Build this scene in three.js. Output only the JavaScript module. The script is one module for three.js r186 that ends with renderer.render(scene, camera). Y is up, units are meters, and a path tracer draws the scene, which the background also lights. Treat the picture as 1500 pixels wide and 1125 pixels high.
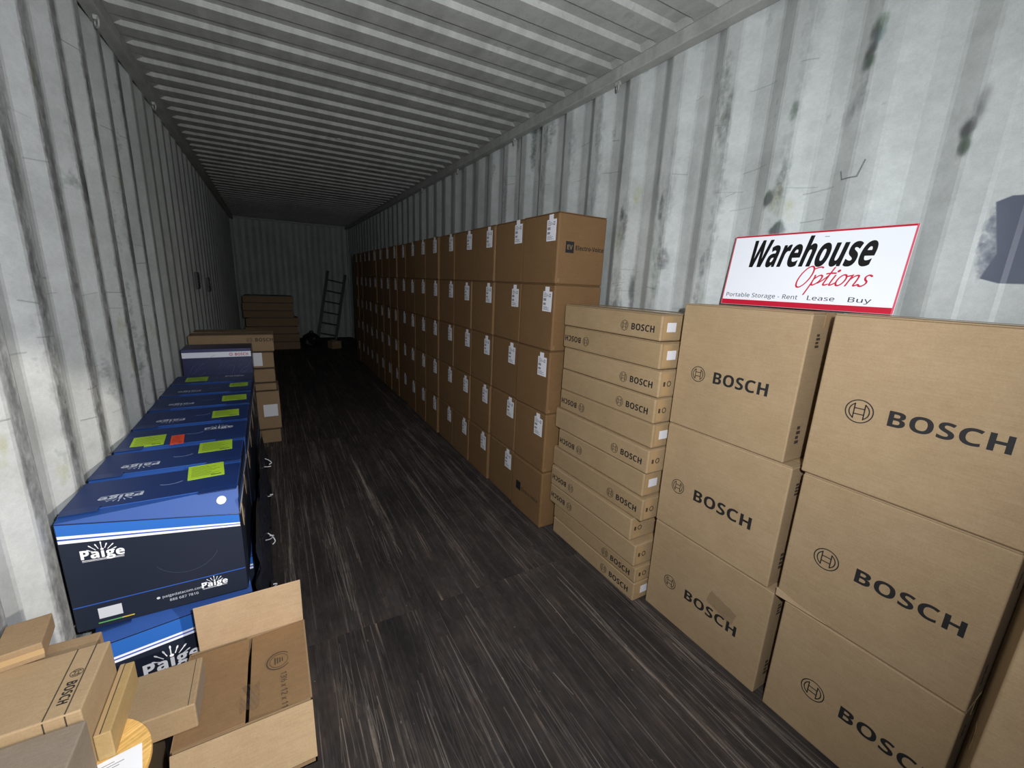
import * as THREE from 'three';
import { RoundedBoxGeometry } from 'three/addons/geometries/RoundedBoxGeometry.js';
import { TextGeometry } from 'three/addons/geometries/TextGeometry.js';
import { FontLoader } from 'three/addons/loaders/FontLoader.js';
import { mergeGeometries } from 'three/addons/utils/BufferGeometryUtils.js';

// ------------------------------------------------------------------ camera, sky, light, exposure
const scene = new THREE.Scene();
const camera = new THREE.PerspectiveCamera(2 * Math.atan(562.5 / 613.23) * 180 / Math.PI, 1500 / 1125, 0.05, 200);
camera.position.set(0, 1.498, 0);
camera.rotation.order = 'YXZ';
camera.rotation.set(-0.2349, -0.5253, 0.0461);
camera.updateMatrixWorld();
// a dull evening sky outside; what else comes in is a yard floodlight far behind the camera's right shoulder and a work lamp beside the camera
scene.background = new THREE.Color(0.95, 0.98, 1.0);
scene.backgroundIntensity = 0.45;
const flood = new THREE.DirectionalLight(0xfff6ea, 2.0);
flood.position.set(7.2, 4.4, 10);
flood.target.position.set(0, 0, 0);
flood.castShadow = true;
flood.shadow.radius = 3;
flood.shadow.mapSize.set(2048, 2048);
Object.assign(flood.shadow.camera, { left: -9, right: 9, top: 9, bottom: -9, near: 0.5, far: 40 });
scene.add(flood, flood.target);
const LAMP = new THREE.Vector3(0.14, 1.64, 0.10), LAMP_AIM = new THREE.Vector3(0.26, -0.08, -0.95);
const renderer = new THREE.WebGLRenderer({ antialias: true });
renderer.toneMapping = THREE.LinearToneMapping;
renderer.toneMappingExposure = 1.0;
renderer.shadowMap.enabled = true;

// ------------------------------------------------------------------ helpers
const XL = -0.6075, XR = 1.7445, YC = 2.635, ZF = -11.25, ZD = 0.78;
let seed = 7;
const rnd = () => { seed = (seed + 0x6d2b79f5) | 0; let t = Math.imul(seed ^ (seed >>> 15), 1 | seed); t = (t + Math.imul(t ^ (t >>> 7), 61 | t)) ^ t; return ((t ^ (t >>> 14)) >>> 0) / 4294967296; };
const rr = (a, b) => a + (b - a) * rnd();
const counts = {};
const numbered = (n) => { const k = counts[n] = (counts[n] ?? -1) + 1; return k ? n + '_' + String(k).padStart(3, '0') : n; };
const shade = (o) => { o.castShadow = true; o.receiveShadow = true; return o; };
function part(name, geo, mat, parent) { const m = shade(new THREE.Mesh(geo, mat)); m.name = name; if (parent) parent.add(m); return m; }
function thing(name, label, category, [x, y, z] = [0, 0, 0], turn = 0, group) {
  const o = new THREE.Group(); o.name = numbered(name); o.position.set(x, y, z); o.rotation.y = turn;
  o.userData = { label, category }; if (group) o.userData.group = group;
  scene.add(o); return o;
}
function struct(name, geo, mat) { const m = geo ? shade(new THREE.Mesh(geo, mat)) : new THREE.Group(); m.name = name; m.userData.kind = 'structure'; scene.add(m); return m; }
function metreUV(geo, s = 1, ox = 0, oy = 0) {
  const g = geo.index ? geo.toNonIndexed() : geo, p = g.attributes.position, uv = new Float32Array(p.count * 2), a = new THREE.Vector3(), b = new THREE.Vector3(), c = new THREE.Vector3();
  for (let i = 0; i < p.count; i += 3) {
    a.fromBufferAttribute(p, i); b.fromBufferAttribute(p, i + 1); c.fromBufferAttribute(p, i + 2);
    const n = b.clone().sub(a).cross(c.clone().sub(a)), ax = Math.abs(n.x), ay = Math.abs(n.y), az = Math.abs(n.z);
    [a, b, c].forEach((v, k) => { const [u, w] = ax >= ay && ax >= az ? [v.z, v.y] : ay >= az ? [v.x, v.z] : [v.x, v.y]; uv[(i + k) * 2] = u * s + ox; uv[(i + k) * 2 + 1] = w * s + oy; });
  }
  g.setAttribute('uv', new THREE.BufferAttribute(uv, 2)); return g;
}
const at = (g, x, y, z) => g.translate(x, y, z);
const box = (w, h, d, x = 0, y = 0, z = 0) => at(metreUV(new THREE.BoxGeometry(w, h, d)), x, y, z);
const rbox = (w, h, d, r = 0.006, s = 2) => metreUV(new RoundedBoxGeometry(w, h, d, s, r), 2, rnd(), rnd());
const merge = (l) => mergeGeometries(l.map((g) => { const q = g.index ? g.toNonIndexed() : g; for (const k of Object.keys(q.attributes)) if (!['position', 'normal', 'uv'].includes(k)) q.deleteAttribute(k); return q; }));

// ------------------------------------------------------------------ textures
function noise2(w, h, cells, sd) {             // tiling value noise, 0..1
  const g = new Float32Array(cells[0] * cells[1]); let s = sd * 7919 + 1;
  for (let i = 0; i < g.length; i++) { s = Math.imul(s ^ (s >>> 15), 2246822519) + 374761393 | 0; g[i] = ((s ^ (s >>> 13)) >>> 0) / 4294967296; }
  const o = new Float32Array(w * h), [cx, cy] = cells, sm = (t) => t * t * (3 - 2 * t);
  for (let y = 0; y < h; y++) {
    const v = y / h * cy, y0 = Math.floor(v), fy = sm(v - y0), r0 = (y0 % cy) * cx, r1 = ((y0 + 1) % cy) * cx;
    for (let x = 0; x < w; x++) {
      const u = x / w * cx, x0 = Math.floor(u), fx = sm(u - x0), a = x0 % cx, b = (x0 + 1) % cx;
      o[y * w + x] = (g[r0 + a] * (1 - fx) + g[r0 + b] * fx) * (1 - fy) + (g[r1 + a] * (1 - fx) + g[r1 + b] * fx) * fy;
    }
  }
  return o;
}
function fbm(w, h, layers, sd) {
  const o = new Float32Array(w * h); let sum = 0;
  layers.forEach(([cx, cy, amp], i) => { const n = noise2(w, h, [cx, cy], sd + i * 31); for (let k = 0; k < o.length; k++) o[k] += (n[k] - 0.5) * amp; sum += amp; });
  return o;                                       // centred on 0
}
function finish(t, srgb, rep) {
  if (srgb) t.colorSpace = THREE.SRGBColorSpace;
  t.wrapS = t.wrapT = THREE.RepeatWrapping; t.magFilter = THREE.LinearFilter; t.minFilter = THREE.LinearMipmapLinearFilter; t.generateMipmaps = true; t.anisotropy = 8;
  if (rep) t.repeat.set(rep[0], rep[1]);
  t.needsUpdate = true; return t;
}
function dataTex(w, h, f, srgb = true) {
  const d = new Uint8Array(w * h * 4);
  for (let y = 0; y < h; y++) for (let x = 0; x < w; x++) { const c = f(x, y, y * w + x), k = (y * w + x) * 4; d[k] = c[0]; d[k + 1] = c[1]; d[k + 2] = c[2]; d[k + 3] = 255; }
  return finish(new THREE.DataTexture(d, w, h), srgb);
}
function canvasTex(w, h, draw) {
  const c = document.createElement('canvas'); c.width = w; c.height = h; draw(c.getContext('2d'), w, h);
  const t = finish(new THREE.CanvasTexture(c), true); t.wrapS = t.wrapT = THREE.ClampToEdgeWrapping; return t;
}
const hash = (i) => { let s = Math.imul(i + 1, 2654435761); s ^= s >>> 15; s = Math.imul(s, 2246822519); s ^= s >>> 13; return (s >>> 0) / 4294967296; };

// kraft board: fibres, faint flutes, soft mottling
const kA = fbm(512, 512, [[6, 6, 0.5], [24, 24, 0.4], [128, 128, 0.5]], 3), kB = fbm(512, 512, [[12, 220, 1]], 9);
const kraftMap = dataTex(512, 512, (x, y, i) => {
  const g = (hash(i) - 0.5) * 26 + kA[i] * 26 + kB[i] * 16, f = Math.sin(x / 512 * Math.PI * 2 * 60) * 0.5;
  return [236 + g * 0.6 + f, 233 + g * 0.7 + f, 226 + g * 0.85 + f].map((v) => Math.max(0, Math.min(255, v)));
});
const kraftBump = dataTex(512, 512, (x, y, i) => { const v = 128 + kA[i] * 60 + (hash(i + 99) - 0.5) * 50 + Math.sin(x / 512 * Math.PI * 2 * 60) * 7; return [v, v, v]; }, false);
const kraft = (r, g, b, rough = 0.78) => new THREE.MeshStandardMaterial({ color: new THREE.Color(r, g, b), map: kraftMap, bumpMap: kraftBump, bumpScale: 0.0004, roughness: rough });
const M = {
  kraftPale: [kraft(0.40, 0.287, 0.168), kraft(0.412, 0.296, 0.174), kraft(0.388, 0.278, 0.163)],
  kraftThin: [kraft(0.40, 0.285, 0.16), kraft(0.385, 0.272, 0.15), kraft(0.415, 0.295, 0.168)],
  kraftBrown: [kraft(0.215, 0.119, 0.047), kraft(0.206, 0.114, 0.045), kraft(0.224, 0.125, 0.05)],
  kraftMid: [kraft(0.33, 0.225, 0.128), kraft(0.315, 0.214, 0.12), kraft(0.34, 0.232, 0.132)],
  kraftInside: kraft(0.50, 0.36, 0.23),
  kraftFlap: kraft(0.27, 0.165, 0.08),
  kraftYellow: kraft(0.44, 0.31, 0.14),
  greyBoard: kraft(0.26, 0.215, 0.175),
  ink: new THREE.MeshStandardMaterial({ color: new THREE.Color(0.010, 0.009, 0.010), roughness: 0.7 }),
  inkBrown: new THREE.MeshStandardMaterial({ color: new THREE.Color(0.05, 0.035, 0.022), roughness: 0.8 }),
  tape: new THREE.MeshPhysicalMaterial({ color: new THREE.Color(0.42, 0.28, 0.14), roughness: 0.16, clearcoat: 0.6, clearcoatRoughness: 0.12 }),
  glossTape: new THREE.MeshPhysicalMaterial({ color: new THREE.Color(0.24, 0.15, 0.075), roughness: 0.12, clearcoat: 1, clearcoatRoughness: 0.08 }),
  white: new THREE.MeshStandardMaterial({ color: new THREE.Color(0.72, 0.72, 0.74), roughness: 0.6 }),
  steelDark: new THREE.MeshStandardMaterial({ color: new THREE.Color(0.05, 0.05, 0.052), roughness: 0.55, metalness: 0.3 }),
  black: new THREE.MeshStandardMaterial({ color: new THREE.Color(0.012, 0.012, 0.014), roughness: 0.5 }),
  film: new THREE.MeshPhysicalMaterial({ color: new THREE.Color(0.012, 0.014, 0.022), roughness: 0.22, clearcoat: 0.5, side: THREE.DoubleSide }),
  clear: new THREE.MeshPhysicalMaterial({ color: new THREE.Color(0.9, 0.9, 0.9), roughness: 0.12, transmission: 1, thickness: 0, side: THREE.DoubleSide }),
};

// painted sheet steel: off-white paint, scuffs, rubbed grime
const sA = fbm(1024, 1024, [[4, 4, 0.6], [16, 14, 0.5], [64, 60, 0.4], [256, 256, 0.35]], 21), sB = fbm(1024, 1024, [[90, 3, 1], [40, 8, 0.8]], 33);
const steelMap = dataTex(1024, 1024, (x, y, i) => {
  const g = sA[i] * 34 + sB[i] * 18 + (hash(i) - 0.5) * 10, d = Math.max(0, sA[i] + sB[i] * 0.6 - 0.5) * 120;
  return [228 + g - d, 230 + g - d * 0.96, 226 + g - d * 0.98].map((v) => Math.max(0, Math.min(255, v)));
});
const steelBump = dataTex(512, 512, (x, y, i) => { const v = 128 + kA[i] * 90 + (hash(i + 5) - 0.5) * 30; return [v, v, v]; }, false);
const paintSteel = (r, g, b, opt = {}) => new THREE.MeshStandardMaterial({ color: new THREE.Color(r, g, b), map: steelMap, bumpMap: steelBump, bumpScale: 0.0006, roughness: 0.55, ...opt });
M.steel = paintSteel(0.50, 0.51, 0.505);
M.roof = paintSteel(0.49, 0.49, 0.475);
M.rail = paintSteel(0.46, 0.46, 0.445);

// ------------------------------------------------------------------ container shell
// a corrugated sheet: profile of [distance along, depth] points, swept through h, closed with a flat back
function corrugated(profile, h, back, uv) {
  const pos = [], uvs = [], quad = (a, b, c, d, ua, ub, uc, ud) => { pos.push(...a, ...b, ...c, ...a, ...c, ...d); uvs.push(...ua, ...ub, ...uc, ...ua, ...uc, ...ud); };
  for (let i = 0; i + 1 < profile.length; i++) {
    const [s, d] = profile[i], [t, e] = profile[i + 1];
    quad([s, 0, -d], [t, 0, -e], [t, h, -e], [s, h, -d], uv(s, 0), uv(t, 0), uv(t, h), uv(s, h));
    quad([t, 0, -back], [s, 0, -back], [s, h, -back], [t, h, -back], uv(t, 0), uv(s, 0), uv(s, h), uv(t, h));
    quad([s, h, -d], [t, h, -e], [t, h, -back], [s, h, -back], uv(s, h), uv(t, h), uv(t, h), uv(s, h));
    quad([s, 0, -back], [t, 0, -back], [t, 0, -e], [s, 0, -d], uv(s, 0), uv(t, 0), uv(t, 0), uv(s, 0));
  }
  for (const [k, f] of [[0, 1], [profile.length - 1, -1]]) {
    const [s, d] = profile[k], q = [[s, 0, -back], [s, 0, -d], [s, h, -d], [s, h, -back]]; if (f < 0) q.reverse();
    quad(...q, uv(s, 0), uv(s, 0), uv(s, h), uv(s, h));
  }
  const g = new THREE.BufferGeometry();
  g.setAttribute('position', new THREE.Float32BufferAttribute(pos, 3)); g.setAttribute('uv', new THREE.Float32BufferAttribute(uvs, 2));
  g.computeVertexNormals(); return g;
}
// s runs from the door (0) towards the far end; each period: proud flat, slope away from the door, recess, slope facing the door; bends slightly rounded
function wallProfile(from, to, firstProud, pitch) {
  const D = 0.036, k = pitch / 0.278, seg = [[0.072, 0], [0.068, D], [0.070, D], [0.068, 0]], raw = [];
  let s = firstProud; while (s > from - pitch) s -= pitch;
  for (; s < to + pitch; s += pitch) { let t = s; raw.push([t, 0]); for (const [l, d] of seg) { t += l * k; raw.push([t, d]); } raw.pop(); }
  const out = [], b = 0.006;
  for (let i = 1; i + 1 < raw.length; i++) {
    const [s0, d0] = raw[i - 1], [s1, d1] = raw[i], [s2, d2] = raw[i + 1];
    const l0 = Math.hypot(s1 - s0, d1 - d0), l2 = Math.hypot(s2 - s1, d2 - d1);
    out.push([s1 - (s1 - s0) * b / l0, d1 - (d1 - d0) * b / l0], [s1 + (s2 - s1) * b / l2, d1 + (d2 - d1) * b / l2]);
  }
  const depthAt = (q) => { for (let i = 0; i + 1 < out.length; i++) if (out[i][0] <= q && out[i + 1][0] >= q) return out[i][1] + (out[i + 1][1] - out[i][1]) * (q - out[i][0]) / (out[i + 1][0] - out[i][0]); return 0; };
  return [[from, depthAt(from)], ...out.filter(([q]) => q > from && q < to), [to, depthAt(to)]];
}
// near wall sheets carry their own paint wear. zs: wall z of canvas x=0 (far) and width (near); PX per metre
function wearTex(zFar, zNear, sd, marks) {
  const W = 2048, H = 1316, px = W / (zNear - zFar), X = (z) => (z - zFar) * px, Y = (y) => H - y * H / YC;
  const n1 = fbm(W, H, [[5, 4, 0.6], [24, 16, 0.55], [90, 60, 0.45], [400, 260, 0.35]], sd), n2 = fbm(W, H, [[120, 5, 1], [60, 12, 0.8]], sd + 5);
  return canvasTex(W, H, (c) => {
    const im = c.createImageData(W, H), d = im.data;
    for (let i = 0; i < W * H; i++) {
      const g = n1[i] * 30 + n2[i] * 12 + (hash(i + sd) - 0.5) * 12, q = Math.max(0, n1[i] * 0.9 + n2[i] * 0.9 - 0.5) * 190;
      d[i * 4] = 226 + g - q; d[i * 4 + 1] = 229 + g - q * 0.93; d[i * 4 + 2] = 225 + g - q * 0.95; d[i * 4 + 3] = 255;
    }
    c.putImageData(im, 0, 0); marks(c, X, Y, px);
  });
}
function blot(c, x, y, w, h, col, n, r0, r1) { c.fillStyle = col; for (let i = 0; i < n; i++) { const u = rr(-1, 1), v = rr(-1, 1); if (u * u + v * v > 1) continue; c.beginPath(); c.ellipse(x + u * w, y + v * h, rr(r0, r1), rr(r0, r1) * rr(1, 3.2), rr(-0.3, 0.3), 0, 7); c.fill(); } }
function scuffs(c, X, Y, px, z0, z1, edges, pitch, sd, rub = 0) {
  seed = sd;
  for (let z = edges; z > z0; z -= pitch) {       // rubbed grime on the proud flats and their edges
    if (z > z1) continue;
    for (let k = 0; k < rub; k++) blot(c, X(z + rr(-0.012, 0.012)), Y(rr(0, YC)), px * 0.03, px * rr(0.1, 0.5), `rgba(92,90,88,${rr(0.05, 0.09)})`, 160, 0.8, 5);
    for (let k = 0; k < 9; k++) blot(c, X(z + rr(-0.03, 0.04)), Y(rr(0.1, 2.5)), px * 0.028, px * rr(0.05, 0.3), ((g) => `rgba(${g},${g + 4},${g},${rr(0.04, 0.1)})`)(rr(100, 140) | 0), 110, 1, 6);
    for (let k = 0; k < 3; k++) blot(c, X(z + rr(-0.035, 0.035)), Y(rr(0.6, 2.4)), px * 0.014, px * rr(0.03, 0.1), `rgba(96,100,96,${rr(0.05, 0.11)})`, 60, 1, 5);
    for (let k = 0; k < 8; k++) { const y = Y(rr(0.3, 2.4)), x = X(z + rr(-0.05, 0.12)); c.strokeStyle = `rgba(80,88,84,${rr(0.15, 0.45)})`; c.lineWidth = rr(0.8, 2.2); c.beginPath(); c.moveTo(x, y); c.lineTo(x + rr(15, 60), y + rr(-8, 6)); c.stroke(); }
    for (let k = 0; k < 2; k++) blot(c, X(z + rr(-0.05, 0.1)), Y(rr(0.8, 2.2)), px * 0.02, px * 0.05, 'rgba(160,160,95,0.05)', 26, 2, 6);
  }
}
const RP = 0.2797, R0 = -1.072 + 0.0, LP = 0.2855, L0 = -1.81;   // z at which a proud flat starts (near edge), right and left
const darkZ = -1.106;
{ // right wall: proud flat ends (far edge) where the dark slope begins
  const proudStart = -(darkZ + 0.034 + 0.072);
  const g = struct('wall_right'), split = 3.55;
  const mapR = wearTex(-split, ZD, 41, (c, X, Y, px) => {
    scuffs(c, X, Y, px, -split, ZD, darkZ + 0.07, RP, 11);
    // sprayed-over dark blue patch, scraped edge
    c.fillStyle = 'rgb(98,104,124)'; c.beginPath(); c.moveTo(X(-0.425), Y(1.775)); c.lineTo(X(-0.40), Y(1.79)); c.lineTo(X(-0.06), Y(1.80)); c.lineTo(X(-0.05), Y(1.555)); c.lineTo(X(-0.38), Y(1.56)); c.lineTo(X(-0.415), Y(1.572)); c.lineTo(X(-0.398), Y(1.64)); c.closePath(); c.fill();
    blot(c, X(-0.412), Y(1.67), px * 0.02, px * 0.1, 'rgba(104,110,126,0.16)', 200, 0.8, 4);
    const smear = (z, y, w, h, a) => { for (let k = 0; k < 6; k++) blot(c, X(z + rr(-0.7, 0.7) * w), Y(y + rr(-0.7, 0.7) * h), px * w * rr(0.4, 1), px * h * rr(0.3, 0.8), `rgba(${96 + k * 3},${102 + k * 3},${98 + k * 3},${a * 0.16})`, 90, 0.8, 5); };
    smear(-0.525, 1.955, 0.012, 0.05, 0.3); smear(-0.505, 2.02, 0.012, 0.05, 0.12); smear(-0.80, 2.33, 0.02, 0.05, 0.2); smear(-0.815, 2.27, 0.014, 0.03, 0.25); smear(-1.01, 1.76, 0.02, 0.02, 0.4); smear(-1.06, 1.86, 0.015, 0.03, 0.3); smear(-0.83, 2.15, 0.03, 0.08, 0.08);
    smear(-1.77, 1.65, 0.02, 0.22, 0.14); smear(-1.93, 2.2, 0.02, 0.2, 0.13); smear(-1.64, 2.05, 0.02, 0.2, 0.13); smear(-1.77, 1.45, 0.015, 0.1, 0.3);
    c.strokeStyle = 'rgba(60,64,62,0.55)'; c.lineWidth = 2; c.beginPath(); c.moveTo(X(-0.83), Y(1.93)); c.lineTo(X(-0.82), Y(1.90)); c.lineTo(X(-0.77), Y(1.90)); c.lineTo(X(-0.755), Y(1.95)); c.stroke();
  });
  const P = (a, b) => wallProfile(a, b, proudStart, RP);
  const place = (m) => { m.rotation.y = -Math.PI / 2; m.position.x = XR; return m; };
  // local x (s) must run to -z on the right wall: mirror by drawing from far to near
  const flip = (a, b) => P(a, b).map(([s, d]) => [-s, d]).reverse();
  place(part('corrugated_sheet', corrugated(flip(-ZD, split), YC, 0.07, (s, y) => [(s + split) / (split + ZD), y / YC]), new THREE.MeshStandardMaterial({ color: new THREE.Color(0.60, 0.615, 0.615), map: mapR, bumpMap: steelBump, bumpScale: 0.0006, roughness: 0.5 }), g));
  place(part('corrugated_sheet', corrugated(flip(split, -ZF), YC, 0.07, (s, y) => [s / 2.2, y / 2.2]), M.steel, g));
}
{ // left wall
  const g = struct('wall_left'), split = 3.55;
  const mapL = wearTex(-split, ZD, 77, (c, X, Y, px) => scuffs(c, X, Y, px, -split, ZD, L0 - 0.036 + LP * 9, LP, 23, 26));
  const P = (a, b) => wallProfile(a, b, -L0, LP);
  const place = (m) => { m.rotation.y = Math.PI / 2; m.position.x = XL; return m; };
  place(part('corrugated_sheet', corrugated(P(-ZD, split), YC, 0.07, (s, y) => [1 - (s + ZD) / (split + ZD), y / YC]), new THREE.MeshStandardMaterial({ color: new THREE.Color(0.60, 0.60, 0.61), map: mapL, bumpMap: steelBump, bumpScale: 0.0006, roughness: 0.5 }), g));
  place(part('corrugated_sheet', corrugated(P(split, -ZF), YC, 0.07, (s, y) => [s / 2.2, y / 2.2]), M.steel, g));
}
{ // far wall
  const g = corrugated(wallProfile(0, XR - XL, 0.05, 0.26), YC, 0.07, (s, y) => [s / 2.2, y / 2.2]);
  const m = struct('wall_back', g, M.steel); m.position.set(XL, 0, ZF);
  struct('trim_3', merge([box(XR - XL + 0.3, YC + 0.3, 0.05, (XL + XR) / 2, YC / 2, ZF - 0.1), box(0.12, YC + 0.2, 0.14, XL - 0.04, YC / 2, ZF - 0.03), box(0.12, YC + 0.2, 0.14, XR + 0.04, YC / 2, ZF - 0.03), box(XR - XL + 0.2, 0.12, 0.14, (XL + XR) / 2, YC + 0.03, ZF - 0.03)]), M.rail);
}
{ // roof: pressed channels across, closed at both ends
  const W = XR - XL + 0.12, x0 = XL - 0.06, dep = 0.02, pos = [], uvs = [];
  const xs = [x0, XL + 0.055, XL + 0.085, XL + 0.6, XL + 1.2, XL + 1.8, XR - 0.085, XR - 0.055, XR + 0.06], up = [0, 0, 1, 1, 1, 1, 1, 0, 0];
  const rows = [[-ZD, 0]], P = 0.209;             // rib 0: slope facing the door at z = -1.5745
  for (let s = 1.5745 - 12 * P; s < -ZF + P; s += P) rows.push([s - 0.0985, 0], [s - 0.085, dep], [s - 0.007, dep], [s + 0.0075, 0]);
  const r = rows.filter(([s], i) => i === 0 || (s > -ZD + 0.01 && s < -ZF)); r.push([-ZF + 0.02, 0]);
  const v = (i, j) => [xs[j], YC + r[i][1] * up[j], -r[i][0]];
  for (let i = 0; i + 1 < r.length; i++) for (let j = 0; j + 1 < xs.length; j++) {
    const a = v(i, j), b = v(i, j + 1), c = v(i + 1, j + 1), d = v(i + 1, j);
    for (const q of [a, d, c, a, c, b]) { pos.push(...q); uvs.push(q[0] / 2.2, q[2] / 2.2); }
  }
  const T = YC + 0.06, A = [x0, T, ZD], B = [x0 + W, T, ZD], C = [x0 + W, T, ZF - 0.02], D = [x0, T, ZF - 0.02];
  for (const q of [A, B, C, A, C, D]) { pos.push(...q); uvs.push(q[0], q[2]); }
  const g = new THREE.BufferGeometry(); g.setAttribute('position', new THREE.Float32BufferAttribute(pos, 3)); g.setAttribute('uv', new THREE.Float32BufferAttribute(uvs, 2)); g.computeVertexNormals();
  struct('ceiling', g, M.roof);
}
{ // top rails along both walls, end frames
  const rail = (x, n) => { const m = struct(n, metreUV(new RoundedBoxGeometry(0.06, 0.062, ZD - ZF, 2, 0.006), 0.45), M.rail); m.position.set(x, YC - 0.031, (ZD + ZF) / 2); };
  rail(XR - 0.03 + 0.004, 'trim_1'); rail(XL + 0.03 - 0.004, 'trim_2');
  const fr = struct('door_1', merge([box(XR - XL + 0.3, 0.30, 0.1, (XL + XR) / 2, 2.40 + 0.15, ZD + 0.05), box(0.14, 2.7, 0.1, XL - 0.07, 1.35, ZD + 0.05), box(0.14, 2.7, 0.1, XR + 0.07, 1.35, ZD + 0.05), box(XR - XL + 0.3, 0.15, 0.1, (XL + XR) / 2, -0.075, ZD + 0.05)]), M.rail);
  fr.userData.label = 'steel frame of the open container doorway';
}
// floor: worn plywood boards, scratches running lengthways
function floorTex(sd) {
  const W = 1024, H = 2048, n1 = fbm(W, H, [[6, 5, 0.7], [26, 20, 0.5], [120, 90, 0.4]], sd), n2 = fbm(W, H, [[300, 5, 0.8], [160, 10, 0.8], [60, 4, 0.7], [512, 24, 0.5]], sd + 3);
  seed = sd * 13;
  return canvasTex(W, H, (c) => {
    const im = c.createImageData(W, H), d = im.data;
    for (let i = 0; i < W * H; i++) {
      const s = n2[i], l = 46 + n1[i] * 34 + s * 9 + Math.max(0, s - 0.55) * 130 + (hash(i + sd) - 0.5) * 10;
      const hu = Math.max(-1, Math.min(1, n1[(i * 7 + 4096) % (W * H)] * 1.6)); d[i * 4] = l * (1.07 + 0.07 * hu); d[i * 4 + 1] = l * 0.93; d[i * 4 + 2] = l * (0.85 - 0.07 * hu); d[i * 4 + 3] = 255;
    }
    c.putImageData(im, 0, 0);
    const streak = (n, a0, a1, w0, w1, l0, l1, col) => { for (let i = 0; i < n; i++) { const x = rnd() * W, y = rnd() * H, l = rr(l0, l1); c.strokeStyle = `rgba(${col},${rr(a0, a1)})`; c.lineWidth = rr(w0, w1); c.beginPath(); c.moveTo(x, y); c.quadraticCurveTo(x + rr(-6, 6), y + l / 2, x + rr(-14, 14), y + l); c.stroke(); } };
    streak(420, 0.05, 0.25, 0.6, 1.8, 30, 400, '176,160,146'); streak(120, 0.15, 0.5, 1, 3.4, 80, 900, '186,172,158'); for (let k = 0; k < 26; k++) { const bx = rnd() * W, by = rnd() * H; for (let q = 0; q < 9; q++) { c.strokeStyle = `rgba(182,168,154,${rr(0.12, 0.4)})`; c.lineWidth = rr(0.8, 2.6); const x = bx + rr(-30, 30), y = by + rr(-140, 140), l = rr(90, 420); c.beginPath(); c.moveTo(x, y); c.quadraticCurveTo(x + rr(-4, 4), y + l / 2, x + rr(-16, 16), y + l); c.stroke(); } }; streak(400, 0.1, 0.45, 0.8, 3, 40, 500, '24,19,17'); streak(60, 0.08, 0.2, 3, 8, 60, 300, '160,146,134');
    for (let k = 0; k < 15; k++) { let x = rnd() * W, y = rnd() * H; const len = rr(500, 1500), wd = rr(5, 16); for (let q = 0; q < 70; q++) { const f = rnd(), l = rr(40, 260); c.strokeStyle = `rgba(168,154,138,${rr(0.06, 0.22)})`; c.lineWidth = rr(1, 4); c.beginPath(); const xx = x + rr(-wd, wd), yy = y + f * len; c.moveTo(xx, yy); c.lineTo(xx + rr(-5, 5), yy + l); c.stroke(); } }
    blot(c, W / 2, H / 2, W, H, 'rgba(28,22,20,0.18)', 260, 4, 26); blot(c, W / 2, H / 2, W, H, 'rgba(190,180,168,0.35)', 220, 0.8, 2.6);
    for (let i = 0; i < 12; i++) { c.strokeStyle = `rgba(150,140,130,${rr(0.1, 0.25)})`; c.lineWidth = rr(1, 4); c.beginPath(); const x = rnd() * W, y = rnd() * H; c.moveTo(x, y); c.quadraticCurveTo(x + 120, y + rr(-30, 30), x + rr(160, 330), y + rr(-60, 60)); c.stroke(); }
  });
}
{
  const g = struct('floor'), mats = [5, 6].map((s) => new THREE.MeshStandardMaterial({ map: floorTex(s), bumpMap: kraftBump, bumpScale: 0.001, roughness: 0.86 }));
  const xs = [XL - 0.05, 0.57, XR + 0.05], L = 2.41;
  for (let i = 0, z = ZD; z > ZF; i++, z -= L) for (let k = 0; k < 2; k++) {
    const z1 = Math.max(ZF - 0.02, z - L), w = xs[k + 1] - xs[k] - 0.0016, l = z - z1 - 0.0016, b = new THREE.BoxGeometry(w, 0.028, l), u = b.attributes.uv, f = (i + k) % 2;
    for (let q = 0; q < u.count; q++) { if (f) u.setX(q, 1 - u.getX(q)); if (i % 2) u.setY(q, 1 - u.getY(q)); u.setY(q, u.getY(q) * l / L); }
    const m = part('plywood_panel', b, mats[f], g); m.position.set((xs[k] + xs[k + 1]) / 2, -0.014, (z + z1) / 2);
  }
  part('underlay', box(XR - XL + 0.1, 0.06, ZD - ZF, (XL + XR) / 2, -0.058, (ZD + ZF) / 2), M.steelDark, g);
  const m = struct('ground', metreUV(new THREE.PlaneGeometry(60, 60), 0.4).rotateX(-Math.PI / 2), new THREE.MeshStandardMaterial({ color: new THREE.Color(0.2, 0.195, 0.185), map: steelMap, roughness: 0.9 }));
  m.position.set(0, -0.16, 31);
}

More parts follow.
